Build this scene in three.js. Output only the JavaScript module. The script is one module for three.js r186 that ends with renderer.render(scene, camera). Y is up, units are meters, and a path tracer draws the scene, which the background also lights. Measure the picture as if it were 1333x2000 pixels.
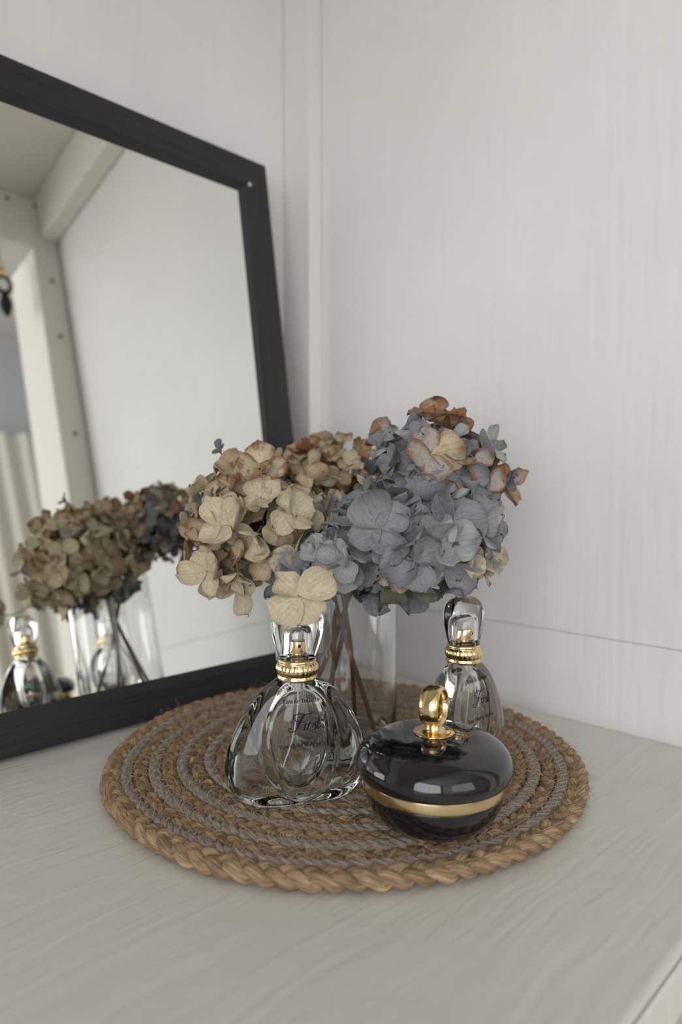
import * as THREE from 'three';
import { mergeGeometries } from 'three/addons/utils/BufferGeometryUtils.js';
import { RoundedBoxGeometry } from 'three/addons/geometries/RoundedBoxGeometry.js';
import { RectAreaLightUniformsLib } from 'three/addons/lights/RectAreaLightUniformsLib.js';

// World: x = distance from the wall with the mirror, z = distance from the boarded side wall, y up from the shelf top. Metres.

// ---------------------------------------------------------------- camera, sky, light, exposure
const scene = new THREE.Scene();
const camera = new THREE.PerspectiveCamera(2 * Math.atan(1000 / 1330) * 180 / Math.PI, 1333 / 2000, 0.02, 30);
camera.position.set(0.559, 0.178, 0.491);
const pitch = 2.153 * Math.PI / 180;
camera.lookAt(0.559 - Math.cos(pitch) / Math.SQRT2, 0.178 - Math.sin(pitch), 0.491 - Math.cos(pitch) / Math.SQRT2);
camera.focus = 0.375;
camera.userData.fStop = 4.6;

const renderer = new THREE.WebGLRenderer();
renderer.toneMapping = THREE.LinearToneMapping;
renderer.toneMappingExposure = 0.815;
renderer.shadowMap.enabled = true;
RectAreaLightUniformsLib.init();

scene.background = new THREE.Color().setRGB(1.3, 1.36, 1.42);
function windowLight(name, color, intensity, w, h, pos, target) {
  const l = new THREE.RectAreaLight(color, intensity, w, h);
  l.name = name; l.position.set(...pos); l.lookAt(...target); scene.add(l); return l;
}
const SKYLIGHT = new THREE.Color().setRGB(0.985, 0.99, 1.0);
// daylight entering by the two windows of the room, one light the size of each opening
windowLight('window_daylight', SKYLIGHT, 4.0, 2.14, 2.24, [1.9, 0.65, 2.68], [1.9, 0.65, 0]);
windowLight('window_daylight_001', SKYLIGHT, 1.0, 1.74, 1.74, [3.18, 0.7, 0.9], [0, 0.7, 0.9]);

// ---------------------------------------------------------------- helpers
function rng(seed) { let a = seed >>> 0; return () => { a = (a + 0x6D2B79F5) | 0; let t = Math.imul(a ^ (a >>> 15), 1 | a); t = (t + Math.imul(t ^ (t >>> 7), 61 | t)) ^ t; return ((t ^ (t >>> 14)) >>> 0) / 4294967296; }; }
const clamp = (x, a = 0, b = 1) => Math.min(b, Math.max(a, x));
const sstep = (a, b, x) => { const t = clamp((x - a) / (b - a)); return t * t * (3 - 2 * t); };
const mix = (a, b, t) => a + (b - a) * t;
const V = (x, y, z) => new THREE.Vector3(x, y, z);
// periodic value noise on a lattice of nx by ny cells
function lattice(nx, ny, seed) {
  const r = rng(seed), g = new Float32Array(nx * ny); for (let i = 0; i < g.length; i++) g[i] = r();
  return (u, v) => {
    const x = ((u % 1) + 1) % 1 * nx, y = ((v % 1) + 1) % 1 * ny, i = Math.floor(x), j = Math.floor(y), fx = x - i, fy = y - j;
    const a = fx * fx * (3 - 2 * fx), b = fy * fy * (3 - 2 * fy), i1 = (i + 1) % nx, j1 = (j + 1) % ny, i0 = i % nx, j0 = j % ny;
    return mix(mix(g[j0 * nx + i0], g[j0 * nx + i1], a), mix(g[j1 * nx + i0], g[j1 * nx + i1], a), b);
  };
}
function tex(w, h, fn, srgb) {   // fn(u, v) -> [r, g, b] in 0..1
  const d = new Uint8Array(w * h * 4);
  for (let j = 0; j < h; j++) for (let i = 0; i < w; i++) { const c = fn((i + 0.5) / w, (j + 0.5) / h), k = (j * w + i) * 4; for (let q = 0; q < 3; q++) d[k + q] = 255 * clamp(c[q]); d[k + 3] = 255; }
  const t = new THREE.DataTexture(d, w, h); t.wrapS = t.wrapT = THREE.RepeatWrapping; t.magFilter = THREE.LinearFilter; t.minFilter = THREE.LinearFilter;
  if (srgb) t.colorSpace = THREE.SRGBColorSpace; t.needsUpdate = true; return t;
}
const used = new Map();
function numbered(n) { const k = used.get(n) ?? 0; used.set(n, k + 1); return k ? `${n}_${String(k).padStart(3, '0')}` : n; }
function mesh(name, geo, mat, parent) { const m = new THREE.Mesh(geo, mat); m.name = parent ? name : numbered(name); m.castShadow = m.receiveShadow = true; (parent ?? scene).add(m); return m; }
function part(name, parent) { const g = new THREE.Group(); g.name = name; parent.add(g); return g; }
function thing(name, label, category, pos = [0, 0, 0], turn = 0, group) {
  const g = new THREE.Group(); g.name = numbered(name); g.position.set(...pos); g.rotation.y = turn; g.userData = { label, category }; if (group) g.userData.group = group; scene.add(g); return g;
}
function tag(o, label, category, group) { Object.assign(o.userData, { label, category }); if (group) o.userData.group = group; return o; }
function struct(name, geo, mat, label, category = 'wall') { const m = mesh(name, geo, mat); Object.assign(m.userData, { kind: 'structure', label, category }); return m; }
// box from corner to corner with uv in metres
function boxUV(g) {
  const p = g.attributes.position, n = g.attributes.normal, uv = new Float32Array(p.count * 2);
  for (let i = 0; i < p.count; i++) {
    const ax = Math.abs(n.getX(i)), ay = Math.abs(n.getY(i)), az = Math.abs(n.getZ(i));
    if (ay >= ax && ay >= az) { uv[2 * i] = p.getX(i); uv[2 * i + 1] = p.getZ(i); }
    else if (ax >= az) { uv[2 * i] = p.getZ(i); uv[2 * i + 1] = p.getY(i); }
    else { uv[2 * i] = p.getX(i); uv[2 * i + 1] = p.getY(i); }
  }
  g.setAttribute('uv', new THREE.BufferAttribute(uv, 2)); return g;
}
function box(x0, x1, y0, y1, z0, z1, r = 0) {
  const g = r ? new RoundedBoxGeometry(x1 - x0, y1 - y0, z1 - z0, 3, r) : new THREE.BoxGeometry(x1 - x0, y1 - y0, z1 - z0);
  g.translate((x0 + x1) / 2, (y0 + y1) / 2, (z0 + z1) / 2); return boxUV(g);
}
const lathe = (pts, seg = 64) => new THREE.LatheGeometry(pts.map(([x, y]) => new THREE.Vector2(x, y)), seg);
function spline(keys) {   // smooth monotone-ish interpolation through [x, y] pairs
  return (x) => {
    const n = keys.length; if (x <= keys[0][0]) return keys[0][1]; if (x >= keys[n - 1][0]) return keys[n - 1][1];
    let i = 0; while (x > keys[i + 1][0]) i++;
    const s = (k) => { if (k <= 0) return (keys[1][1] - keys[0][1]) / (keys[1][0] - keys[0][0]); if (k >= n - 1) return (keys[n - 1][1] - keys[n - 2][1]) / (keys[n - 1][0] - keys[n - 2][0]); return (keys[k + 1][1] - keys[k - 1][1]) / (keys[k + 1][0] - keys[k - 1][0]); };
    const h = keys[i + 1][0] - keys[i][0], t = (x - keys[i][0]) / h, t2 = t * t, t3 = t2 * t;
    return (2 * t3 - 3 * t2 + 1) * keys[i][1] + (t3 - 2 * t2 + t) * h * s(i) + (-2 * t3 + 3 * t2) * keys[i + 1][1] + (t3 - t2) * h * s(i + 1);
  };
}
// closed skin over rows of rings: ring(j) -> function of angle giving [x, y, z]; ends are closed by their centre points
function skin(rows, nphi, point, flip = false) {
  const pos = [], idx = [], at = (j, i) => 1 + j * nphi + (i % nphi);
  const c0 = [0, 0, 0], c1 = [0, 0, 0];
  for (let i = 0; i < nphi; i++) { const a = point(0, i / nphi * Math.PI * 2), b = point(rows - 1, i / nphi * Math.PI * 2); for (let k = 0; k < 3; k++) { c0[k] += a[k] / nphi; c1[k] += b[k] / nphi; } }
  pos.push(...c0);
  for (let j = 0; j < rows; j++) for (let i = 0; i < nphi; i++) pos.push(...point(j, i / nphi * Math.PI * 2));
  pos.push(...c1);
  const last = 1 + rows * nphi, tri = (a, b, c) => flip ? idx.push(a, c, b) : idx.push(a, b, c);
  for (let i = 0; i < nphi; i++) {
    tri(0, at(0, i + 1), at(0, i));
    for (let j = 0; j < rows - 1; j++) { tri(at(j, i), at(j, i + 1), at(j + 1, i)); tri(at(j, i + 1), at(j + 1, i + 1), at(j + 1, i)); }
    tri(last, at(rows - 1, i), at(rows - 1, i + 1));
  }
  const g = new THREE.BufferGeometry(); g.setAttribute('position', new THREE.Float32BufferAttribute(pos, 3)); g.setIndex(idx); g.computeVertexNormals(); return g;
}
function tube(points, r, seg = 24, rad = 6) { return new THREE.TubeGeometry(new THREE.CatmullRomCurve3(points), seg, r, rad, false); }

// ---------------------------------------------------------------- materials
const n8 = lattice(8, 8, 1), n16 = lattice(16, 16, 2), n32 = lattice(32, 32, 3), n64 = lattice(64, 64, 4), n128 = lattice(128, 128, 5);
const streakA = lattice(6, 90, 6), streakB = lattice(14, 200, 7), streakC = lattice(3, 40, 8);
// brushed gloss paint: strokes run along u
const strokeBump = tex(1024, 1024, (u, v) => { const w = v + 0.012 * (n8(u, v) - 0.5) + 0.006 * (n32(u, v) - 0.5); const h = 0.30 * streakA(u, w) + 0.24 * streakB(u, w) + 0.20 * streakC(u, w) + 0.20 * n32(u, v) + 0.08 * n128(u, v); return [h, h, h]; });
const lumps = [...Array(26)].map((_, i) => { const r = rng(900 + i); return [r(), r(), 0.004 + 0.008 * r(), 0.4 + 0.6 * r()]; });
const wallBump = tex(1024, 1024, (u, v) => {
  let h = 0.30 * streakA(v, u) + 0.18 * streakB(v, u) + 0.28 * n16(u, v) + 0.12 * n64(u, v) + 0.05 * n128(u, v);
  for (const [x, y, r, a] of lumps) { const dx = u - x, dy = (v - y) * 0.35, d = Math.hypot(dx, dy); if (d < r * 2) h += 0.35 * a * Math.exp(-d * d / (r * r) * 2); }
  h *= 0.8; return [h, h, h];
});
const rep = (t, x, y) => { const c = t.clone(); c.repeat.set(x, y); c.needsUpdate = true; return c; };
const along = (t) => { t.rotation = Math.PI / 2; return t; };   // strokes along the length of the shelf
const paintTone = tex(512, 512, (u, v) => { const k = 0.93 + 0.05 * n8(u, v) + 0.025 * n32(u, v); return [k, k, k]; });
const rgbm = (r, g, b, o = {}) => new THREE.MeshStandardMaterial({ color: new THREE.Color().setRGB(r, g, b, THREE.SRGBColorSpace), roughness: 0.8, ...o });
const M = {
  wall: rgbm(0.905, 0.90, 0.892, { roughness: 0.5, map: rep(paintTone, 1.4, 1.4), bumpMap: rep(wallBump, 2.2, 2.2), bumpScale: 0.0008 }),
  trim: rgbm(0.90, 0.89, 0.875, { roughness: 0.45, bumpMap: rep(wallBump, 3, 3), bumpScale: 0.0006 }),
  shelf: rgbm(0.855, 0.855, 0.82, { roughness: 0.42, map: rep(paintTone, 2, 2), bumpMap: along(rep(strokeBump, 3.4, 2.6)), bumpScale: 0.0006 }),
  post: rgbm(0.885, 0.875, 0.84, { roughness: 0.6, bumpMap: rep(wallBump, 3, 3), bumpScale: 0.0006 }),
  nail: rgbm(0.36, 0.35, 0.31, { roughness: 0.6 }),
  room: rgbm(0.86, 0.855, 0.85, { roughness: 0.9 }),
  floor: rgbm(0.55, 0.48, 0.40, { roughness: 0.6 }),
  glass: new THREE.MeshPhysicalMaterial({ color: 0xffffff, roughness: 0.0, transmission: 1, thickness: 0.02, ior: 1.5, attenuationColor: new THREE.Color().setRGB(0.90, 0.965, 0.935), attenuationDistance: 0.05 }),
  acrylic: new THREE.MeshPhysicalMaterial({ color: 0xffffff, roughness: 0.0, transmission: 1, thickness: 0.01, ior: 1.49 }),
  pane: new THREE.MeshPhysicalMaterial({ color: 0xffffff, roughness: 0.0, transmission: 1, thickness: 0, ior: 1.5 }),
  gold: new THREE.MeshStandardMaterial({ color: new THREE.Color().setRGB(0.84, 0.645, 0.34), metalness: 1, roughness: 0.14 }),
  paleGold: new THREE.MeshStandardMaterial({ color: new THREE.Color().setRGB(0.84, 0.66, 0.36), metalness: 1, roughness: 0.2 }),
  lacquer: new THREE.MeshPhysicalMaterial({ color: new THREE.Color().setRGB(0.006, 0.006, 0.008), roughness: 0.06, ior: 1.55, clearcoat: 0.4, clearcoatRoughness: 0.03 }),
  plastic: rgbm(0.86, 0.86, 0.84, { roughness: 0.5 }),
  ink: rgbm(0.20, 0.19, 0.19),
  dark: rgbm(0.05, 0.05, 0.05),
};
const frameGrain = tex(512, 512, (u, v) => { const s = streakB(u, v * 0.5), k = 0.72 + 0.4 * streakA(u, v) * s + 0.12 * n128(u, v); const scratch = s > 0.93 && n64(u, v) > 0.62 ? 0.9 : 0; return [k + scratch, k + scratch, k + scratch * 0.95]; });
M.frame = rgbm(0.155, 0.152, 0.158, { roughness: 0.62, map: rep(frameGrain, 3, 3), bumpMap: rep(strokeBump, 5, 5), bumpScale: 0.0013 });
M.mirror = new THREE.MeshStandardMaterial({ color: new THREE.Color().setRGB(0.93, 0.945, 0.92), metalness: 1, roughness: 0.012 });

// ---------------------------------------------------------------- the setting
const ALCOVE_TOP = 0.855, FRONT = 0.60;
struct('wall_left', box(-0.10, 0, -0.85, 2.0, -1.7, 2.7), M.wall, 'smooth white painted wall behind the leaning mirror');
{ // side wall of painted boards with an open joint above the lowest board
  const w = struct('wall_right', box(0, 0.66, -0.85, ALCOVE_TOP, -0.09, -0.0014), M.wall, 'white painted board wall with a horizontal joint');
  mesh('board', box(0, 0.66, -0.02, 0.0654, -0.0138, 0.0006, 0.0006), M.wall, w);
  mesh('board', box(0, 0.66, 0.0660, ALCOVE_TOP, -0.0138, 0, 0.0006), M.wall, w);
}
struct('trim_1', box(0.0002, 0.0406, 0.0005, ALCOVE_TOP, 0.0002, 0.0175, 0.0018), M.trim, 'white vertical corner batten between the two walls', 'trim');
{ // shelf with a rounded front edge and a moulding below it
  const s = struct('shelf', box(0.0004, 0.473, -0.026, 0, 0.0008, 1.75, 0.005), M.shelf, 'white brush-painted wooden shelf under the placemat', 'shelf');
  mesh('moulding', box(0.0004, 0.492, -0.060, -0.0262, 0.0008, 1.75, 0.006), M.shelf, s);
  mesh('cabinet_front', box(0.0004, 0.465, -0.849, -0.0604, 0.0008, 1.75), M.shelf, s);
}
struct('ceiling_alcove', box(0, 0.66, ALCOVE_TOP, 0.90, -0.09, 1.75), M.post, 'painted underside of the board above the shelf', 'ceiling');
{
  const t = struct('trim_2', box(FRONT, 0.71, -0.85, 0.76, 0.0008, 0.044, 0.003), M.post, 'greyish white upright post with nail heads at the end of the board wall', 'trim');
  for (const y of [0.70, 0.60, 0.43, 0.24]) { const g = new THREE.CylinderGeometry(0.0035, 0.0035, 0.002, 12); g.rotateZ(Math.PI / 2); g.translate(FRONT - 0.0005, y, 0.02); mesh('nail_head', g, M.nail, t); }
}
{
  const t = struct('trim_3', box(FRONT, 0.66, 0.7605, ALCOVE_TOP - 0.0005, 0.0008, 1.75, 0.003), M.post, 'painted front rail above the open side of the shelf', 'trim');
  for (const z of [0.03, 0.075]) { const g = new THREE.CylinderGeometry(0.0035, 0.0035, 0.002, 12); g.rotateZ(Math.PI / 2); g.translate(FRONT - 0.0005, 0.838, z); mesh('nail_head', g, M.nail, t); }
}
struct('trim_4', box(0.042, FRONT - 0.0005, 0.775, ALCOVE_TOP - 0.0005, 0.0008, 0.03, 0.003), M.post, 'painted batten along the top of the board wall', 'trim');
struct('wall_end', box(0, 0.66, -0.85, ALCOVE_TOP, 1.752, 1.80), M.wall, 'white end wall of the shelf recess');
// the room around it
struct('floor', box(-0.1, 3.3, -0.95, -0.851, -1.7, 2.8), M.floor, 'bare wooden floor of the room', 'floor');
struct('ceiling', box(-0.1, 3.3, 2.001, 2.1, -1.7, 2.8), M.room, 'white ceiling of the room', 'ceiling');
struct('wall_far', box(0, 3.3, -0.85, 2.0, -1.8, -1.7), M.room, 'white wall of the room opposite its window');
function wallWithOpening(name, axis, at, thick, a0, a1, o0, o1, p0, p1, label) {
  const q = (a, b, y0, y1) => axis === 'z' ? box(a, b, y0, y1, at, at + thick) : box(at, at + thick, y0, y1, a, b);
  return struct(name, mergeGeometries([q(a0, o0, -0.85, 2), q(o1, a1, -0.85, 2), q(o0, o1, -0.85, p0), q(o0, o1, p1, 2)]), M.room, label);
}
wallWithOpening('wall_window', 'z', 2.7, 0.1, 0, 3.3, 0.8, 3.0, -0.5, 1.8, 'white room wall with a wide window');
wallWithOpening('wall_front', 'x', 3.2, 0.1, -1.7, 2.7, 0.0, 1.8, -0.2, 1.6, 'white room wall with a small window');
function windowUnit(name, axis, at, o0, o1, p0, p1, label) {
  const q = (a, b, y0, y1, d = 0.02) => axis === 'z' ? box(a, b, y0, y1, at - d, at + d) : box(at - d, at + d, y0, y1, a, b);
  const f = 0.035, c = (o0 + o1) / 2;
  const w = struct(name, mergeGeometries([q(o0 + 0.001, o0 + f, p0 + 0.001, p1 - 0.001), q(o1 - f, o1 - 0.001, p0 + 0.001, p1 - 0.001), q(o0 + f, o1 - f, p0 + 0.001, p0 + f), q(o0 + f, o1 - f, p1 - f, p1 - 0.001), q(c - 0.02, c + 0.02, p0 + f, p1 - f)]), M.trim, label, 'window');
  for (const [a, b] of [[o0 + f, c - 0.02], [c + 0.02, o1 - f]]) mesh('pane', q(a, b, p0 + f, p1 - f, 0.001), M.pane, w);
}
windowUnit('window_1', 'z', 2.75, 0.8, 3.0, -0.5, 1.8, 'wide two-pane window with white frame');
windowUnit('window_2', 'x', 3.25, 0.0, 1.8, -0.2, 1.6, 'small two-pane window with white frame');

// ---------------------------------------------------------------- leaning mirror
{
  const tilt = 8.6 * Math.PI / 180, W = 0.62, H = 0.4936, T = 0.02;
  const g = thing('mirror', 'large mirror in a black painted wooden frame leaning on the wall', 'mirror', [0.1018, 0.0032, 0.0636]);
  g.rotation.z = tilt;   // local: x towards the room, y up the frame, z along it
  const FR = 0.033, FB = 0.028;
  // mitred rail with a sloping inner lip; runs along +a from a0 to a1 (outer), inner side inset by the miter
  function rail(len, w, m0, m1) {
    const prof = [[0, -T], [0, -0.0012], [0.0012, 0], [w - 0.0065, 0], [w - 0.0055, -0.0012], [w - 0.001, -0.0052], [w, -0.0062], [w, -T]];   // [inset from outer edge, depth]
    const pos = [], idx = [], n = prof.length;
    for (const e of [0, 1]) for (const [i, d] of prof) pos.push(d, i, e ? len - m1 * i : m0 * i);
    for (let k = 0; k < n; k++) { const k1 = (k + 1) % n; idx.push(k, n + k, k1, k1, n + k, n + k1); }
    for (let k = 1; k < n - 1; k++) { idx.push(0, k, k + 1); idx.push(n, n + k + 1, n + k); }
    let q = new THREE.BufferGeometry(); q.setAttribute('position', new THREE.Float32BufferAttribute(pos, 3)); q.setIndex(idx); q = q.toNonIndexed(); q.computeVertexNormals();
    const p = q.attributes.position, uv = new Float32Array(p.count * 2); for (let i = 0; i < p.count; i++) { uv[2 * i] = p.getZ(i); uv[2 * i + 1] = p.getY(i) + p.getX(i); }
    q.setAttribute('uv', new THREE.BufferAttribute(uv, 2)); return q;
  }
  mesh('bottom_rail', rail(W, FB, FR / FB, FR / FB), M.frame, g);
  const top = rail(W, FR, 1, 1); top.rotateX(Math.PI); top.translate(0, H, W); mesh('top_rail', top, M.frame, g);
  const right = rail(H, FR, FB / FR, 1); { const p = right.attributes.position; for (let i = 0; i < p.count; i++) { const y = p.getY(i), z = p.getZ(i); p.setY(i, z); p.setZ(i, y); } const a = p.array; for (let i = 0; i < a.length; i += 9) for (let k = 0; k < 3; k++) { const t = a[i + 3 + k]; a[i + 3 + k] = a[i + 6 + k]; a[i + 6 + k] = t; } right.computeVertexNormals(); }
  mesh('side_rail', right, M.frame, g);
  const left = rail(H, FR, 1, FB / FR); left.rotateX(-Math.PI / 2); { left.translate(0, H, W); const p = left.attributes.position; let mn = 9, mx = -9; for (let i = 0; i < p.count; i++) { mn = Math.min(mn, p.getY(i)); mx = Math.max(mx, p.getY(i)); } left.translate(0, -mn, 0); }
  left.computeBoundingBox(); left.translate(0, 0, W - left.boundingBox.max.z); left.computeVertexNormals();
  mesh('side_rail', left, M.frame, g);
  mesh('mirror_glass', box(-0.0105, -0.0065, FB - 0.004, H - FR + 0.004, FR - 0.004, W - FR + 0.004), M.mirror, g);
  mesh('backing', box(-0.0185, -0.0108, FB - 0.004, H - FR + 0.004, FR - 0.004, W - FR + 0.004), M.dark, g);
  const pin = new THREE.SphereGeometry(0.0019, 12, 8); pin.scale(0.5, 1, 1); pin.translate(0.0003, 0.4668, 0.0232);
  mesh('pin_head', pin, M.plastic, g).userData.label = 'small white pin head in the frame corner';
}

// ---------------------------------------------------------------- braided placemat
const fibre = tex(256, 512, (u, v) => { const s = lattice2(u, v); return s; }, true);
function lattice2(u, v) {
  lattice2.a ??= lattice(40, 5, 31); lattice2.b ??= lattice(90, 9, 32); lattice2.c ??= lattice(6, 8, 33);
  const k = 0.46 + 0.34 * lattice2.a(u + 0.2 * Math.sin(v * 6.283) / 40, v) + 0.26 * lattice2.b(u, v) + 0.16 * lattice2.c(u, v);
  return [k, k * 0.985, k * 0.95];
}
const fibreBump = tex(256, 512, (u, v) => { const k = 0.55 * lattice2.a(u, v) + 0.45 * lattice2.b(u, v); return [k, k, k]; });
const juteTones = [[0.74, 0.62, 0.49], [0.68, 0.565, 0.45], [0.78, 0.665, 0.535], [0.62, 0.52, 0.42]];
const juteMats = juteTones.map((c) => rgbm(...c, { roughness: 0.75, map: fibre, bumpMap: fibreBump, bumpScale: 0.0007 }));
const greyMat = rgbm(0.74, 0.695, 0.66, { roughness: 0.95, map: fibre, bumpMap: fibreBump, bumpScale: 0.0006 });
const MAT = { x: 0.2514, z: 0.1806, R: 0.150 };
{
  const g = thing('placemat', 'round braided jute placemat with grey cord between the braids', 'placemat', [MAT.x, 0.0005, MAT.z]);
  const wob = (t) => 1 + 0.006 * Math.sin(2 * t + 0.6) + 0.004 * Math.sin(3 * t + 2.1) + 0.0025 * Math.sin(7 * t);
  // closed strand: centre(t) for t in 0..2pi, half sizes a (across) and b (up)
  function strand(centre, n, a, b, seed, vrep) {
    const rad = 8, pos = [], uv = [], idx = [], r = rng(seed), nz = lattice(Math.max(8, n >> 2), 4, seed);
    const P = [...Array(n)].map((_, i) => centre(i / n * Math.PI * 2));
    const up = V(0, 1, 0), T = V(), S = V(), U = V(), o = r();
    for (let i = 0; i <= n; i++) {
      const p = P[i % n]; T.subVectors(P[(i + 1) % n], P[(i - 1 + n) % n]).normalize(); S.crossVectors(T, up).normalize(); U.crossVectors(S, T).normalize();
      for (let k = 0; k <= rad; k++) {
        const f = k / rad * Math.PI * 2, w = 0.86 + 0.3 * nz(i / n, (k % rad) / rad), c = Math.cos(f) * a * w, s = Math.sin(f) * b * w;
        pos.push(p.x + S.x * c + U.x * s, Math.max(0, p.y + S.y * c + U.y * s), p.z + S.z * c + U.z * s); uv.push(k / rad + o, i / n * vrep);
      }
    }
    for (let i = 0; i < n; i++) for (let k = 0; k < rad; k++) { const q = i * (rad + 1) + k, w = q + rad + 1; idx.push(q, q + 1, w, q + 1, w + 1, w); }
    const m = new THREE.BufferGeometry(); m.setAttribute('position', new THREE.Float32BufferAttribute(pos, 3)); m.setAttribute('uv', new THREE.Float32BufferAttribute(uv, 2)); m.setIndex(idx); m.computeVertexNormals(); return m;
  }
  const PITCH = 0.0165;
  const rows = [];
  for (let i = 0; i < 9; i++) {
    const outer = i === 0, r0 = MAT.R - 0.0062 - i * PITCH, sc = outer ? 1.12 : 0.84, period = outer ? 0.030 : 0.024;
    if (r0 < 0.006) break;
    const turns = Math.max(3, Math.round(2 * Math.PI * r0 / period)), n = turns * 14, ring = part('braided_ring', g);
    rows.push(r0);
    const yc = 0.0048 * (outer ? 1.05 : 1);
    for (let k = 0; k < 3; k++) {
      const ph = k * 2 * Math.PI / 3 + i;
      const geo = strand((t) => { const f = t * turns + ph, r = (r0 + 0.0028 * sc * Math.cos(f)) * wob(t); return V(Math.cos(t) * r, yc + 0.0016 * sc * Math.sin(2 * f) + 0.0003 * Math.sin(5 * t + i), Math.sin(t) * r); }, n, 0.0030 * sc, 0.0026 * sc, 100 + i * 3 + k, turns * 1.3);
      mesh('strand', geo, juteMats[(i * 2 + k + (k === 2 ? i : 0)) % 4], ring);
    }
    const rg = r0 - PITCH * 0.5; if (rg < 0.006) break;
    const cord = part('grey_cord', g); cord.userData.label = 'fuzzy grey cord sewn between two jute braids';
    const tw = Math.max(4, Math.round(2 * Math.PI * rg / 0.011)), nn = tw * 8;
    for (let k = 0; k < 2; k++) mesh('strand', strand((t) => { const f = t * tw + k * Math.PI, r = (rg + 0.0017 * Math.cos(f)) * wob(t); return V(Math.cos(t) * r, 0.0058 + 0.0007 * Math.sin(f), Math.sin(t) * r); }, nn, 0.0023, 0.0021, 400 + i * 2 + k, tw), greyMat, cord);
  }
  mesh('backing', lathe([[0.0001, 0.0002], [0.142, 0.0002], [0.142, 0.0016], [0.0001, 0.0016]], 64), juteMats[3], g);
  // stray fibres and sewing loops
  const r = rng(77);
  const hair = (len, th, bend) => { const q = new THREE.TubeGeometry(new THREE.QuadraticBezierCurve3(V(0, 0, 0), V(len * 0.5, bend, 0), V(len, bend * 0.3, 0)), 5, th, 3, false); return q; };
  function fuzz(name, geo, mat, count, place) {
    const im = new THREE.InstancedMesh(geo, mat, count), o = new THREE.Object3D(); im.name = name; im.castShadow = im.receiveShadow = true; im.userData.kind = 'stuff';
    for (let i = 0; i < count; i++) { place(o); o.updateMatrix(); im.setMatrixAt(i, o.matrix); } g.add(im);
  }
  const plainJute = rgbm(0.74, 0.62, 0.47), plainGrey = rgbm(0.72, 0.67, 0.64);
  fuzz('jute_fuzz', hair(0.007, 0.00010, 0.0022), plainJute, 4200, (o) => { const k = Math.floor(Math.pow(r(), 0.6) * rows.length), rr = rows[rows.length - 1 - k] + (r() - 0.5) * 0.011, t = r() * 6.283, w = wob(t); o.position.set(Math.cos(t) * rr * w, 0.0062 + r() * 0.003, Math.sin(t) * rr * w); o.rotation.set((r() - 0.5) * 2, -t + Math.PI / 2 + (r() - 0.5) * 1.6 + (r() < 0.5 ? Math.PI : 0), (r() - 0.4) * 0.5); o.scale.setScalar(0.4 + r() * 0.8); });
  fuzz('grey_fuzz', hair(0.0036, 0.00009, 0.0016), plainGrey, 9000, (o) => { const k = Math.floor(Math.pow(r(), 0.6) * rows.length), rr = rows[rows.length - 1 - k] - PITCH * 0.5 + (r() - 0.5) * 0.005, t = r() * 6.283, w = wob(t); o.position.set(Math.cos(t) * rr * w, 0.0064 + r() * 0.0012, Math.sin(t) * rr * w); o.rotation.set((r() - 0.5) * 3, r() * 6.283, (r() - 0.2) * 0.9); o.scale.setScalar(0.5 + r() * 0.8); });
  fuzz('rim_fibres', hair(0.013, 0.00008, 0.003), plainJute, 240, (o) => { const t = r() * 6.283, w = wob(t), rr = MAT.R - 0.003; o.position.set(Math.cos(t) * rr * w, 0.002 + r() * 0.006, Math.sin(t) * rr * w); o.rotation.set((r() - 0.5) * 2, -t + (r() - 0.5) * 2.6, (r() - 0.45) * 0.5); o.scale.setScalar(0.3 + r() * 0.7); });
  const loop = new THREE.TorusGeometry(0.0026, 0.00018, 4, 10, Math.PI);
  fuzz('sewing_loops', loop, plainJute, 900, (o) => { const k = Math.floor(Math.pow(r(), 0.6) * (rows.length - 1)), rr = rows[rows.length - 1 - k] + (r() < 0.5 ? 1 : -1) * PITCH * 0.30, t = r() * 6.283, w = wob(t); o.position.set(Math.cos(t) * rr * w, 0.0056, Math.sin(t) * rr * w); o.rotation.set(0, -t + (r() - 0.5) * 0.9, 0); o.scale.set(1, 0.8 + 0.5 * r(), 1); });
}
const TOP = 0.0093;   // height on which things stand on the braids

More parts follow.
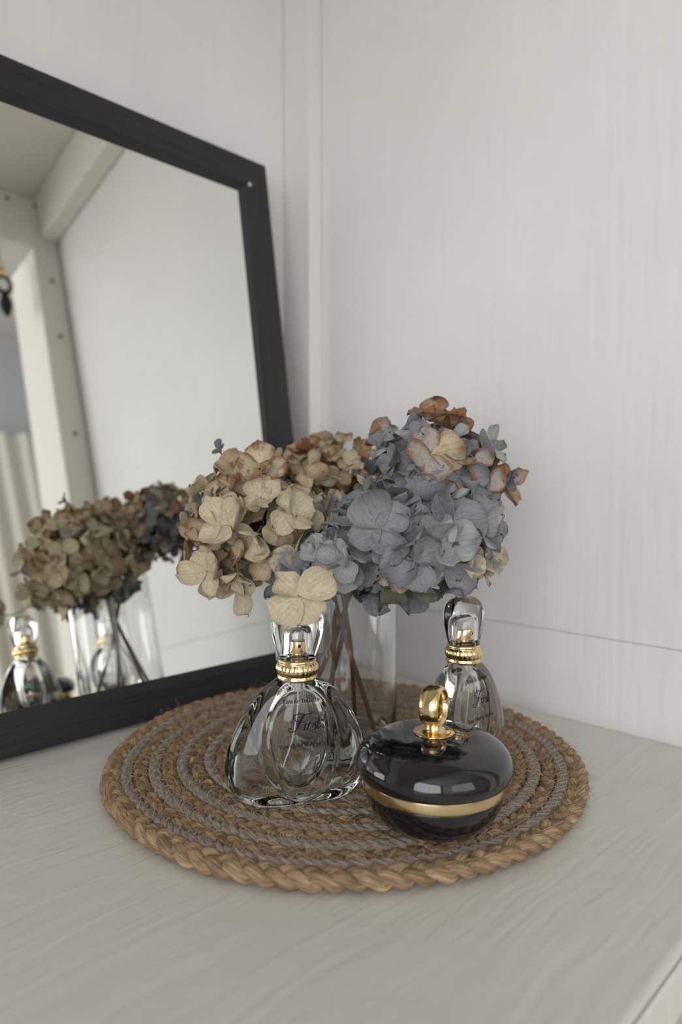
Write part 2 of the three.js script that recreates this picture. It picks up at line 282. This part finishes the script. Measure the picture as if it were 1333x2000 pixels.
// ---------------------------------------------------------------- perfume bottles
function letteringTexture() {
  const c = document.createElement('canvas'); c.width = 1024; c.height = 1272; const x = c.getContext('2d');
  x.fillStyle = '#000'; x.fillRect(0, 0, 1024, 1272); x.fillStyle = '#fff'; x.strokeStyle = '#fff'; x.textAlign = 'center'; x.lineCap = 'round'; x.lineJoin = 'round';
  x.font = 'bold 98px serif'; x.fillText('Eau de Toilette', 512, 232, 700);
  x.font = 'bold 98px serif'; x.fillText('Van Cleef & Arpels', 512, 1040, 900);
  // flowing script word drawn with a pen
  const pen = (w, ...p) => { x.lineWidth = w * 1.45; x.beginPath(); x.moveTo(p[0], p[1]); for (let i = 2; i < p.length; i += 6) x.bezierCurveTo(...p.slice(i, i + 6)); x.stroke(); };
  pen(10, 350, 520, 330, 440, 440, 420, 520, 440, 590, 458, 660, 450, 720, 420);             // top bar of F
  pen(22, 560, 450, 500, 520, 470, 600, 430, 680); pen(12, 430, 680, 400, 740, 330, 770, 270, 740, 230, 715, 260, 670, 300, 690);   // stem and foot
  pen(10, 390, 500, 360, 560, 420, 600, 500, 540); pen(9, 395, 610, 450, 580, 520, 600, 560, 570);
  pen(18, 590, 610, 570, 660, 545, 700, 550, 730); pen(9, 550, 730, 575, 745, 620, 690, 640, 640); x.beginPath(); x.arc(612, 555, 11, 0, 7); x.fill();   // i
  pen(18, 650, 610, 635, 660, 620, 700, 612, 735); pen(9, 625, 690, 655, 640, 680, 605, 705, 625);                                                       // r
  pen(9, 690, 700, 730, 660, 748, 630, 755, 606); pen(17, 752, 610, 765, 650, 785, 690, 760, 725); pen(9, 760, 725, 735, 745, 715, 735, 715, 715);       // s
  pen(18, 850, 520, 825, 600, 795, 670, 798, 720); pen(9, 798, 720, 815, 745, 850, 710, 875, 665); pen(9, 780, 600, 815, 605, 855, 595, 885, 580);       // t
  const t = new THREE.CanvasTexture(c); return t;
}
const letterMat = new THREE.MeshPhysicalMaterial({ color: new THREE.Color().setRGB(0.022, 0.021, 0.021), roughness: 1, specularIntensity: 0, alphaMap: letteringTexture(), transparent: true, side: THREE.DoubleSide });
function makePerfumeBottle(label, pos, turn, scale) {
  const g = thing('perfume_bottle', label, 'perfume bottle', pos, turn);
  g.scale.setScalar(scale);
  const BH = 0.0665;
  const Wd = spline([[0, 0.0275], [0.0012, 0.0305], [0.004, 0.0340], [0.009, 0.0372], [0.016, 0.0392], [0.022, 0.0391], [0.030, 0.0374], [0.040, 0.0335], [0.050, 0.0275], [0.058, 0.0210], [0.063, 0.0145], [0.0655, 0.0105], [BH, 0.0088]]);
  const Ed = spline([[0, 0.0110], [0.0012, 0.0124], [0.004, 0.0132], [0.012, 0.0130], [0.030, 0.0116], [0.050, 0.0094], [0.060, 0.0086], [BH, 0.0085]]);
  const half = (x, y) => {   // half thickness: flat slab with rounded wings and a low oval lens in the middle
    const w = Wd(y), q = clamp(Math.abs(x) / w), rho = Math.hypot(x / 0.0205, (y - 0.0325) / 0.0285), pw = mix(4.2, 2, sstep(0.052, 0.063, y));
    const lens = 0.0020 * sstep(1.06, 0.90, rho) * sstep(0.062, 0.054, y);
    return Ed(y) * Math.pow(Math.max(0, 1 - Math.pow(q, pw)), mix(0.62, 0.5, sstep(0.052, 0.063, y))) + lens * sstep(0.0, 0.25, 1 - q);
  };
  const ys = [0, 0.0004, 0.0012, 0.0025, 0.004]; for (let k = 1; k <= 56; k++) ys.push(0.004 + (BH - 0.004) * k / 56);
  const outer = skin(ys.length, 112, (j, f) => { const y = ys[j], w = Wd(y), c = Math.cos(f), s = Math.sin(f), cx = Math.sign(c) * Math.pow(Math.abs(c), 0.92); return [w * cx, y, -Math.sign(s) * (Math.abs(s) < 1e-9 ? 0 : half(w * cx, y))]; });
  const iy = []; for (let k = 0; k <= 44; k++) iy.push(0.0072 + (0.0660 - 0.0072) * (1 - Math.cos(Math.PI * Math.min(1, k / 44 * 0.94 + 0.0))) / (1 - Math.cos(Math.PI * 0.94)));
  const inner = skin(iy.length, 64, (j, f) => {
    const y = iy[j], e = Math.pow(Math.max(0.0004, 1 - Math.pow((y - 0.0345) / 0.0278, 2)), 0.5), nk = y > 0.046 ? 0.0046 : 0, c = Math.cos(f), sn = Math.sin(f);
    return [Math.max(0.0172 * e, nk) * c, y, -Math.max(0.0100 * Math.pow(e, 0.55), nk) * Math.sign(sn) * Math.pow(Math.abs(sn), 0.7)];
  }, true);
  mesh('glass_body', mergeGeometries([outer, inner]), M.glass, g);
  { // print on the front of the glass
    const nx = 20, ny = 24, q = new THREE.PlaneGeometry(0.029, 0.036, nx, ny), p = q.attributes.position;
    for (let i = 0; i < p.count; i++) { const x = p.getX(i), y = p.getY(i) + 0.0432; p.setXYZ(i, x, y, half(x, y) + 0.00025); }
    q.computeVertexNormals(); const m = mesh('printed_lettering', q, letterMat, g); m.userData.label = 'dark grey printed words on the clear glass'; m.castShadow = false;
  }
  // gold collar with a ribbed belly
  const cp = [[0.0046, 0.0646], [0.0098, 0.0646], [0.0107, 0.0652], [0.0108, 0.0663], [0.0100, 0.0671], [0.0106, 0.0678], [0.0114, 0.0694], [0.0116, 0.0710], [0.0112, 0.0726], [0.0103, 0.0737], [0.0102, 0.0742], [0.0104, 0.0748], [0.0102, 0.0757], [0.0096, 0.0760], [0.0050, 0.0760]];
  const collar = skin(cp.length, 192, (j, f) => { const [r, y] = cp[j], rib = (y > 0.0674 && y < 0.0734) ? 0.035 * (Math.abs(Math.cos(f * 12)) - 0.6) : 0; return [r * (1 + rib) * Math.cos(f), y, -r * (1 + rib) * Math.sin(f)]; });
  mesh('collar', collar, M.gold, g).userData.label = 'ribbed gold collar';
  const at = mesh('atomizer', lathe([[0.0001, 0.0760], [0.0047, 0.0760], [0.0047, 0.0856], [0.0043, 0.0862], [0.0001, 0.0862]], 40), M.gold, g);
  const noz = new THREE.CylinderGeometry(0.0012, 0.0012, 0.0006, 20); noz.rotateX(Math.PI / 2); noz.translate(0, 0.0836, 0.0048); mesh('nozzle', noz, M.dark, at);
  const pit = new THREE.TorusGeometry(0.0011, 0.00025, 8, 20); pit.translate(0, 0.0836, 0.0050); mesh('nozzle_rim', pit, M.paleGold, at);
  // clear stopper: thick oval shell over the atomizer
  const sw = spline([[0.0762, 0.0094], [0.079, 0.0106], [0.086, 0.0130], [0.093, 0.0144], [0.097, 0.0143], [0.101, 0.0126], [0.1035, 0.0094], [0.1048, 0.0056], [0.1053, 0.0010]]);
  const sd = spline([[0.0762, 0.0090], [0.082, 0.0096], [0.090, 0.0102], [0.097, 0.0100], [0.1015, 0.0084], [0.104, 0.0055], [0.1053, 0.0008]]);
  const sy = []; for (let k = 0; k <= 40; k++) sy.push(0.0762 + (0.1053 - 0.0762) * Math.sin(Math.PI / 2 * k / 40));
  const so = skin(sy.length, 72, (j, f) => { const e = 0.86, c = Math.cos(f), s = Math.sin(f); return [sw(sy[j]) * Math.sign(c) * Math.pow(Math.abs(c), e), sy[j], -sd(sy[j]) * Math.sign(s) * Math.pow(Math.abs(s), e)]; });
  const hy = [0.0766, 0.080, 0.085, 0.090, 0.0925, 0.0940, 0.0948, 0.0951], hr = [0.0060, 0.0061, 0.0063, 0.0062, 0.0056, 0.0043, 0.0024, 0.0006];
  const si = skin(hy.length, 48, (j, f) => [hr[j] * 1.08 * Math.cos(f), hy[j], -hr[j] * Math.sin(f)], true);
  mesh('stopper', mergeGeometries([so, si]), M.acrylic, g).userData.label = 'clear oval stopper';
  mesh('dip_tube', tube([V(0, 0.064, 0), V(-0.0005, 0.048, 0.0005), V(-0.004, 0.030, 0), V(-0.0105, 0.0155, 0)], 0.00055, 24, 8), M.plastic, g);
  mesh('neck_insert', lathe([[0.0001, 0.0585], [0.0022, 0.0585], [0.0022, 0.0640], [0.0001, 0.0640]], 24), M.plastic, g);
  return g;
}
const RAD = Math.PI / 180, FACE = 45 * RAD;   // a bottle turned by FACE looks along the diagonal of the corner
makePerfumeBottle('wide clear glass perfume bottle under the hydrangeas with readable dark lettering', [0.2834, TOP, 0.2490], FACE + 15.5 * RAD, 1.0);
makePerfumeBottle('clear glass perfume bottle turned aside, behind the black jar by the board wall', [0.3229, TOP, 0.1501], FACE + 43 * RAD, 0.975);

// ---------------------------------------------------------------- black lidded jar
{
  const g = thing('lidded_jar', 'squat glossy black jar with gold band and gold ring handle', 'jar', [0.3536, TOP, 0.2198], FACE);
  mesh('bowl', lathe([[0.0001, 0.0004], [0.016, 0.0004], [0.0200, 0.0009], [0.0250, 0.0026], [0.0292, 0.0058], [0.0322, 0.0098], [0.0342, 0.0145], [0.0351, 0.0190], [0.0351, 0.0202], [0.0001, 0.0202]], 96), M.lacquer, g);
  mesh('gold_band', lathe([[0.033, 0.0200], [0.0353, 0.0200], [0.0358, 0.0203], [0.0360, 0.0224], [0.0361, 0.0250], [0.0359, 0.0253], [0.033, 0.0253]], 128), M.paleGold, g);
  const lp = [[0.0362, 0.0254], [0.0376, 0.0262], [0.0388, 0.0288], [0.0391, 0.0314], [0.0384, 0.0346], [0.0366, 0.0376], [0.0338, 0.0401], [0.0302, 0.0421], [0.0255, 0.0437], [0.0200, 0.0447], [0.0140, 0.0453], [0.0080, 0.0456], [0.0001, 0.0457]];
  const prof = new THREE.SplineCurve(lp.map(([x, y]) => new THREE.Vector2(x, y))).getPoints(60).map((p) => [Math.max(1e-4, p.x), p.y]);
  const lid = mesh('lid', lathe([[0.0001, 0.0254], ...prof], 128), M.lacquer, g);
  const h = part('ring_handle', g); h.userData.label = 'polished gold ring handle on a round plate';
  mesh('plate', lathe([[0.0001, 0.0455], [0.0098, 0.0455], [0.0102, 0.0459], [0.0100, 0.0463], [0.0086, 0.0463], [0.0062, 0.0465], [0.0046, 0.0474], [0.0040, 0.0488], [0.0044, 0.0502], [0.0001, 0.0504]], 64), M.gold, h);
  // broad ring: section half width 4.6 mm along the axis, 2.6 mm deep
  const R0 = 0.0086, ring = [], NS = 28, NR = 72, idx = [];
  for (let i = 0; i < NR; i++) for (let k = 0; k < NS; k++) {
    const a = i / NR * 6.28318, f = k / NS * 6.28318, r = R0 + 0.0019 * Math.cos(f), z = 0.0049 * Math.sin(f);
    ring.push(r * Math.cos(a) * 0.98, r * Math.sin(a), z);
  }
  for (let i = 0; i < NR; i++) for (let k = 0; k < NS; k++) { const i1 = (i + 1) % NR, k1 = (k + 1) % NS, a = i * NS + k, b = i1 * NS + k, c = i1 * NS + k1, d = i * NS + k1; idx.push(a, b, d, b, c, d); }
  const rg = new THREE.BufferGeometry(); rg.setAttribute('position', new THREE.Float32BufferAttribute(ring, 3)); rg.setIndex(idx); rg.computeVertexNormals();
  rg.rotateY(62 * RAD); rg.translate(0, 0.0493 + 0.0098, 0);
  mesh('ring', rg, M.gold, h);
}

// ---------------------------------------------------------------- glass vase
{
  const R = 0.0398, H = 0.128;
  const p = [[0.0001, 0.0008], [R - 0.006, 0.0004], [R - 0.0022, 0.0008], [R - 0.0004, 0.0026], [R, 0.006], [R, 0.04], [R, 0.08], [R, H - 0.002], [R - 0.0006, H - 0.0003], [R - 0.0012, H], [R - 0.0018, H - 0.0003], [R - 0.0022, H - 0.002], [R - 0.0024, 0.08], [R - 0.0026, 0.04], [R - 0.0030, 0.012], [R - 0.006, 0.0072], [R - 0.012, 0.0060], [0.0001, 0.0058]];
  const v = mesh('glass_vase', lathe(p, 96), M.glass); v.position.set(0.2422, TOP, 0.1785);
  tag(v, 'clear cylinder glass vase holding the dried hydrangeas', 'vase');
}

// ---------------------------------------------------------------- dried hydrangeas
const petalNoise = lattice(12, 12, 51), petalFine = lattice(48, 48, 52), petalBlotch = lattice(5, 5, 53);
function petalTexture(base, edge, amount, seed, second) {
  return tex(128, 128, (u, v) => {
    const o = seed * 0.137, n = petalNoise(u + o, v + o), fn = petalFine(u, v), bl = petalBlotch(u + o, v - o);
    const e = Math.max(Math.abs(u - 0.5) * 2, v), rim = sstep(0.55, 1.05, e + (n - 0.5) * 0.38) * amount;
    let vein = 0; for (const q of [0.5, 0.36, 0.64, 0.22, 0.78, 0.1, 0.9]) { const bend = q + (q - 0.5) * 0.25 * (v - 0.5) + 0.012 * Math.sin(v * 17 + q * 30); vein = Math.max(vein, Math.exp(-Math.pow((u - bend) / 0.011, 2)) * (q === 0.5 ? 1 : 0.6)); }
    const k = 0.93 + 0.12 * n + 0.06 * (fn - 0.5) - 0.13 * vein, s = second ? sstep(0.3, 0.85, bl + 0.12 * (n - 0.5)) * 0.7 : 0;
    return [0, 1, 2].map((c) => mix(mix(base[c], second ? second[c] : 0, s), edge[c], rim) * k);
  }, true);
}
const CREAM = [0.80, 0.755, 0.65], SAND = [0.74, 0.665, 0.55], GREY = [0.57, 0.572, 0.582], SLATE = [0.44, 0.445, 0.455], TAN = [0.64, 0.50, 0.385], RUST = [0.53, 0.37, 0.26], PINK = [0.70, 0.59, 0.545], OLIVE = [0.45, 0.45, 0.38], PALE = [0.685, 0.685, 0.69];
const petalMats = {
  cream: petalTexture(CREAM, SAND, 0.5, 1), creamRust: petalTexture(CREAM, RUST, 0.9, 2), sand: petalTexture(SAND, TAN, 0.6, 3, CREAM), grey: petalTexture(GREY, SLATE, 0.35, 4), greyPale: petalTexture(PALE, GREY, 0.5, 5),
  slate: petalTexture(SLATE, GREY, 0.3, 6), tan: petalTexture(TAN, RUST, 0.8, 7, SAND), rust: petalTexture(RUST, TAN, 0.5, 8), pink: petalTexture(PINK, TAN, 0.5, 9, SAND), olive: petalTexture(OLIVE, SLATE, 0.5, 10), greyCream: petalTexture(GREY, CREAM, 0.8, 11, SAND), greyRust: petalTexture(PALE, RUST, 0.8, 12, SAND),
};
for (const k in petalMats) petalMats[k] = new THREE.MeshPhysicalMaterial({ map: petalMats[k], roughness: 1.0, side: THREE.DoubleSide, transmission: 0.14, thickness: 0, specularIntensity: 0.4 });
// petal: broad ovate sheet, base at the origin, along +y, face +z; unit length 1
function petalGeometry(seed) {
  const r = rng(seed), NU = 6, NV = 8, pos = [], uv = [], idx = [];
  const wide = 0.46 + 0.16 * r(), cup = (r() - 0.3) * 0.95, bend = (r() - 0.45) * 1.1, skew = (r() - 0.5) * 0.16, p1 = r() * 6.28, p2 = r() * 6.28, ruf = 0.03 + 0.10 * r() * r() * 1.6, notch = r() < 0.3 ? 0.06 : -0.05 * r(), fold = r() < 0.5 ? 0.25 * r() : 0.05;
  for (let j = 0; j <= NV; j++) for (let i = 0; i <= NU; i++) {
    const u = i / NU, v = (1 - Math.cos(Math.PI * (0.04 + 0.96 * j / NV))) / 2, s = (u - 0.5) * 2, w = wide * Math.sqrt(Math.max(0, 1 - Math.pow(2 * v - 1, 2))) * (0.62 + 0.55 * v - 0.12 * v * v);
    const x = s * w + skew * v, top = 1 - 0.10 * s * s * v - notch * Math.exp(-s * s * 18) * v, y = v * top;
    const edge = Math.max(Math.abs(s), v) ** 2;
    pos.push(x, y, cup * (x * x + 0.4 * v * v) + bend * v * v * 0.6 + ruf * edge * (Math.sin(s * 4.5 + p1) + Math.sin(v * 6 + s * 2 + p2)) + fold * Math.abs(s) * w * (0.4 + 0.6 * v));
    uv.push(u, v);
  }
  for (let j = 0; j < NV; j++) for (let i = 0; i < NU; i++) { const a = j * (NU + 1) + i; idx.push(a, a + 1, a + NU + 1, a + 1, a + NU + 2, a + NU + 1); }
  const g = new THREE.BufferGeometry(); g.setAttribute('position', new THREE.Float32BufferAttribute(pos, 3)); g.setAttribute('uv', new THREE.Float32BufferAttribute(uv, 2)); g.setIndex(idx); g.computeVertexNormals(); return g;
}
const petalShapes = [...Array(20)].map((_, i) => petalGeometry(600 + i));
const stemMat = rgbm(0.42, 0.32, 0.22, { roughness: 0.9 }), pedicelMat = rgbm(0.52, 0.47, 0.38, { roughness: 0.9 });
const buttonGeo = new THREE.SphereGeometry(0.0013, 8, 6);
function floret(head, at, axis, size, kinds, rnd, opts = {}) {
  const hub = opts.hub ?? V(0, -0.012, 0);
  const ped = tube([at.clone(), at.clone().addScaledVector(axis, -0.012), hub.clone().lerp(at, 0.15)], 0.00055, 8, 5);
  const b = buttonGeo.clone(); b.translate(at.x, at.y, at.z);
  const f = mesh('floret', mergeGeometries([ped, b].map((q) => { q.deleteAttribute('uv'); return q; })), pedicelMat, head);
  const q = new THREE.Quaternion().setFromUnitVectors(V(0, 0, 1), axis), spin = opts.spin ?? rnd() * 6.28, n = opts.n ?? (rnd() < 0.8 ? 4 : 3), open = opts.open ?? (rnd() - 0.3) * 1.0;
  for (let k = 0; k < n; k++) {
    const kind = kinds[Math.floor(rnd() * kinds.length)], m = mesh('petal', petalShapes[Math.floor(rnd() * petalShapes.length)], petalMats[kind], f);
    const e = new THREE.Quaternion().setFromEuler(new THREE.Euler(open + (rnd() - 0.5) * (opts.loose ?? 0.6), (rnd() - 0.5) * 0.6, 0));
    const s = new THREE.Quaternion().setFromAxisAngle(V(0, 0, 1), spin + k * 2 * Math.PI / n + (rnd() - 0.5) * 0.25);
    m.quaternion.copy(q).multiply(s).multiply(e); m.position.copy(at).addScaledVector(axis, 0.0002 + k * 0.00035); m.scale.setScalar(size * (0.85 + 0.3 * rnd()));
  }
  return f;
}
const VASE = V(0.2422, 0, 0.1785);
function hydrangea(label, centre, radii, count, seed, size, kindsAt, foot, extra = []) {
  const g = thing('dried_hydrangea', label, 'dried flower', [centre[0], centre[1], centre[2]], FACE, 'dried hydrangea heads in the vase'); delete g.userData.group;
  const r = rng(seed), toLocal = (x, y, z) => { const dx = x - centre[0], dz = z - centre[2], c = Math.cos(-FACE), s = Math.sin(-FACE); return V(dx * c + dz * s, y - centre[1], -dx * s + dz * c); };
  const ft = toLocal(...foot), rim = toLocal(mix(VASE.x, centre[0], 0.28), 0.125, mix(VASE.z, centre[2], 0.28));
  const st = tube([ft, ft.clone().lerp(rim, 0.5).add(V(0.002, 0, -0.001)), rim, V(0, -radii[1] * 0.4, 0), V(0, 0, 0)], 0.0016, 40, 7);
  mesh('stem', st, stemMat, g);
  for (let k = 0; k < 9; k++) { const a = k * 0.7 + r(), d = V(Math.cos(a) * radii[0] * 0.6, (r() - 0.2) * radii[1] * 0.7, Math.sin(a) * radii[2] * 0.6); mesh('branchlet', tube([V(0, -radii[1] * 0.55, 0), d.clone().multiplyScalar(0.5).add(V(0, -0.006, 0)), d], 0.0008, 10, 5), stemMat, g); }
  const gold = Math.PI * (3 - Math.sqrt(5));
  for (let layer = 0; layer < 2; layer++) {
    const N = layer ? Math.round(count * 0.4) : count, sc = layer ? 0.62 : 0.92;
    for (let i = 0; i < N; i++) {
      const y = 1 - 2 * (i + 0.5) / N; if (y < -0.9) continue;
      const rr = Math.sqrt(1 - y * y), a = i * gold + seed, d = V(Math.cos(a) * rr, y, Math.sin(a) * rr), j = 1 + (r() - 0.5) * 0.16;
      d.add(V(r() - 0.5, r() - 0.5, r() - 0.5).multiplyScalar(0.16)).normalize();
      const p = V(d.x * radii[0], d.y * radii[1], d.z * radii[2]).multiplyScalar(sc * j);
      const ax = V(d.x / radii[0], d.y / radii[1], d.z / radii[2]).normalize().add(V(r() - 0.5, r() - 0.5, r() - 0.5).multiplyScalar(0.7)).normalize();
      floret(g, p, ax, size * (0.8 + 0.4 * r()), kindsAt(d, r), r);
    }
  }
  for (const e of extra) floret(g, V(...e.at), V(...e.axis).normalize(), e.size, e.kinds, r, e);
  return g;
}
// local axes of a head: x to the open side of the shelf, z out along the diagonal, y up
hydrangea('cream and sand dried hydrangea head beside the mirror', [0.2090, 0.151, 0.2116], [0.051, 0.043, 0.045], 72, 11, 0.0162,
  (d, r) => { const t = r(); if (d.y > 0.5) return t < 0.6 ? ['creamRust', 'sand'] : ['cream', 'sand']; if (d.x < -0.45 && d.y < 0.25) return t < 0.6 ? ['pink', 'sand'] : ['cream']; if (d.y < -0.15 && d.x > -0.2) return t < 0.7 ? ['grey', 'greyCream'] : ['cream', 'sand']; if (d.x > 0.6 && d.y < 0) return t < 0.5 ? ['grey', 'greyCream'] : ['cream']; return t < 0.75 ? ['cream'] : ['creamRust', 'greyCream']; },
  [0.266, TOP + 0.0075, 0.166],
  [{ at: [0.0290, -0.0290, 0.1010], axis: [0.05, 0.42, 1], size: 0.0172, kinds: ['cream', 'cream', 'greyCream'], spin: 0.75, n: 4, open: -0.12, loose: 0.3, hub: V(0.012, -0.024, 0.040) },
    { at: [-0.020, 0.004, 0.046], axis: [-0.25, 0.45, 1], size: 0.018, kinds: ['cream'], open: 0.35, spin: 0.4 }, { at: [0.020, 0.010, 0.045], axis: [0.45, 0.5, 0.9], size: 0.0165, kinds: ['cream'], open: 0.3, loose: 0.8 },
    { at: [0.002, 0.036, 0.030], axis: [0.1, 0.7, 1], size: 0.018, kinds: ['creamRust'], open: 0.4, loose: 0.9 }, { at: [-0.030, -0.024, 0.040], axis: [-0.4, 0.2, 1], size: 0.017, kinds: ['cream'], open: 0.2, loose: 0.8 },
    { at: [0.022, -0.022, 0.046], axis: [0.2, 0.1, 1], size: 0.0155, kinds: ['grey', 'greyCream'], open: 0.3 }, { at: [-0.029, 0.050, 0.0], axis: [-0.2, 0.7, 0.6], size: 0.0062, kinds: ['slate'], open: 0.3, hub: V(-0.022, 0.02, 0) }]);
hydrangea('small tan and rust dried hydrangea head at the back, before the corner', [0.1912, 0.177, 0.1376], [0.044, 0.038, 0.036], 62, 23, 0.0118,
  (d, r) => { const t = r(); if (d.y < 0.15 && d.z < 0.2) return t < 0.8 ? ['grey', 'slate'] : ['greyCream', 'olive']; return t < 0.45 ? ['tan', 'sand'] : t < 0.7 ? ['sand', 'cream'] : t < 0.85 ? ['rust', 'tan'] : ['olive', 'greyCream']; }, [0.258, TOP + 0.0075, 0.202]);
hydrangea('tall grey dried hydrangea head with rust-edged petals on top', [0.2908, 0.184, 0.1370], [0.040, 0.034, 0.038], 54, 37, 0.0150,
  (d, r) => { const t = r(); if (d.y > 0.5) return t < 0.5 ? ['greyRust', 'tan'] : ['grey', 'greyPale']; if (d.x > 0.3 && d.y > -0.1) return t < 0.45 ? ['tan', 'greyRust'] : ['grey']; return t < 0.35 ? ['grey'] : t < 0.6 ? ['greyPale', 'grey'] : t < 0.85 ? ['greyCream', 'slate'] : ['greyRust', 'sand']; }, [0.219, TOP + 0.0075, 0.196],
  [{ at: [-0.008, 0.012, 0.040], axis: [-0.05, 0.15, 1], size: 0.020, kinds: ['greyCream', 'greyRust', 'sand'], spin: 0.2, open: 0.15 }, { at: [0.012, -0.018, 0.038], axis: [0.1, -0.1, 1], size: 0.017, kinds: ['greyPale'], open: 0.5 },
    { at: [0.044, -0.006, 0.008], axis: [0.8, 0, 0.6], size: 0.0150, kinds: ['grey', 'pink'], open: 0.5 }, { at: [-0.002, 0.036, 0.012], axis: [0, 1, 0.4], size: 0.016, kinds: ['greyRust', 'tan'], open: 0.6 }]);
hydrangea('low slate-grey dried hydrangea head hanging over the vase rim', [0.3065, 0.1435, 0.1770], [0.042, 0.031, 0.036], 54, 53, 0.0165,
  (d, r) => { const t = r(); if (d.y < -0.5) return t < 0.4 ? ['olive', 'slate'] : ['grey', 'slate']; return t < 0.45 ? ['grey'] : t < 0.65 ? ['greyPale', 'grey'] : t < 0.85 ? ['slate', 'grey'] : ['greyCream']; }, [0.215, TOP + 0.0075, 0.168],
  [{ at: [-0.022, 0.012, 0.036], axis: [-0.15, 0.15, 1], size: 0.0205, kinds: ['grey'], spin: 0.5, open: 0.1, loose: 0.4 }, { at: [0.010, 0.004, 0.038], axis: [0.3, 0.2, 1], size: 0.019, kinds: ['greyPale'], open: 0.8 }, { at: [0.034, 0.012, 0.022], axis: [0.8, 0.3, 0.7], size: 0.017, kinds: ['greyPale', 'grey'], open: 0.5 }]);
hydrangea('pale grey dried hydrangea head between the cream head and the slate head', [0.2800, 0.137, 0.2060], [0.022, 0.022, 0.024], 22, 71, 0.0150,
  (d, r) => { const t = r(); return t < 0.55 ? ['grey'] : t < 0.85 ? ['greyPale', 'grey'] : ['slate', 'greyCream']; }, [0.234, TOP + 0.0075, 0.152],
  [{ at: [-0.006, 0.000, 0.024], axis: [-0.2, 0.2, 1], size: 0.017, kinds: ['greyPale'], open: 0.6 }]);

// ---------------------------------------------------------------- things seen only in the mirror
{
  const g = thing('hanging_ornament', 'dark iron drop ornament with a gold cap hanging from the front rail', 'ornament', [0.63, 0.7603, 0.088]);
  mesh('cord', tube([V(0, 0, 0), V(0.001, -0.015, 0), V(0, -0.03, 0)], 0.0008, 8, 6), M.ink, g);
  mesh('gold_cap', lathe([[0.0001, -0.028], [0.003, -0.030], [0.007, -0.042], [0.0085, -0.05], [0.0001, -0.052]], 24), M.paleGold, g);
  const ring = new THREE.TorusGeometry(0.012, 0.0032, 10, 28); ring.scale(1, 1.25, 1); ring.rotateY(Math.PI / 2); ring.translate(0, -0.065, 0); mesh('iron_ring', ring, M.dark, g);
  mesh('drop', lathe([[0.0001, -0.124], [0.004, -0.120], [0.009, -0.106], [0.0095, -0.098], [0.005, -0.084], [0.0001, -0.079]], 20), M.dark, g);
}
{
  const cream = new THREE.MeshPhysicalMaterial({ color: new THREE.Color().setRGB(0.95, 0.94, 0.895, THREE.SRGBColorSpace), roughness: 0.95, side: THREE.DoubleSide });
  const NX = 60, NY = 24, g = new THREE.PlaneGeometry(1, 1, NX, NY), p = g.attributes.position;
  for (let i = 0; i < p.count; i++) { const u = p.getX(i) + 0.5, v = p.getY(i) + 0.5; p.setXYZ(i, 3.10 + 0.03 * Math.sin(u * 46 + 2 * v), -0.75 + 2.15 * v, mix(-0.50 - 0.10 * (1 - v), -1.3, u)); }
  g.computeVertexNormals(); tag(mesh('curtain', g, cream), 'cream curtain hanging in folds against the far room wall', 'curtain');
  const b = rgbm(0.80, 0.815, 0.84, { roughness: 0.9 });
  tag(mesh('wall_hanging', box(3.185, 3.199, 1.42, 1.95, -1.3, -0.3, 0.004), b), 'blue-grey cloth panel high on the far room wall', 'wall hanging');
}

renderer.render(scene, camera);
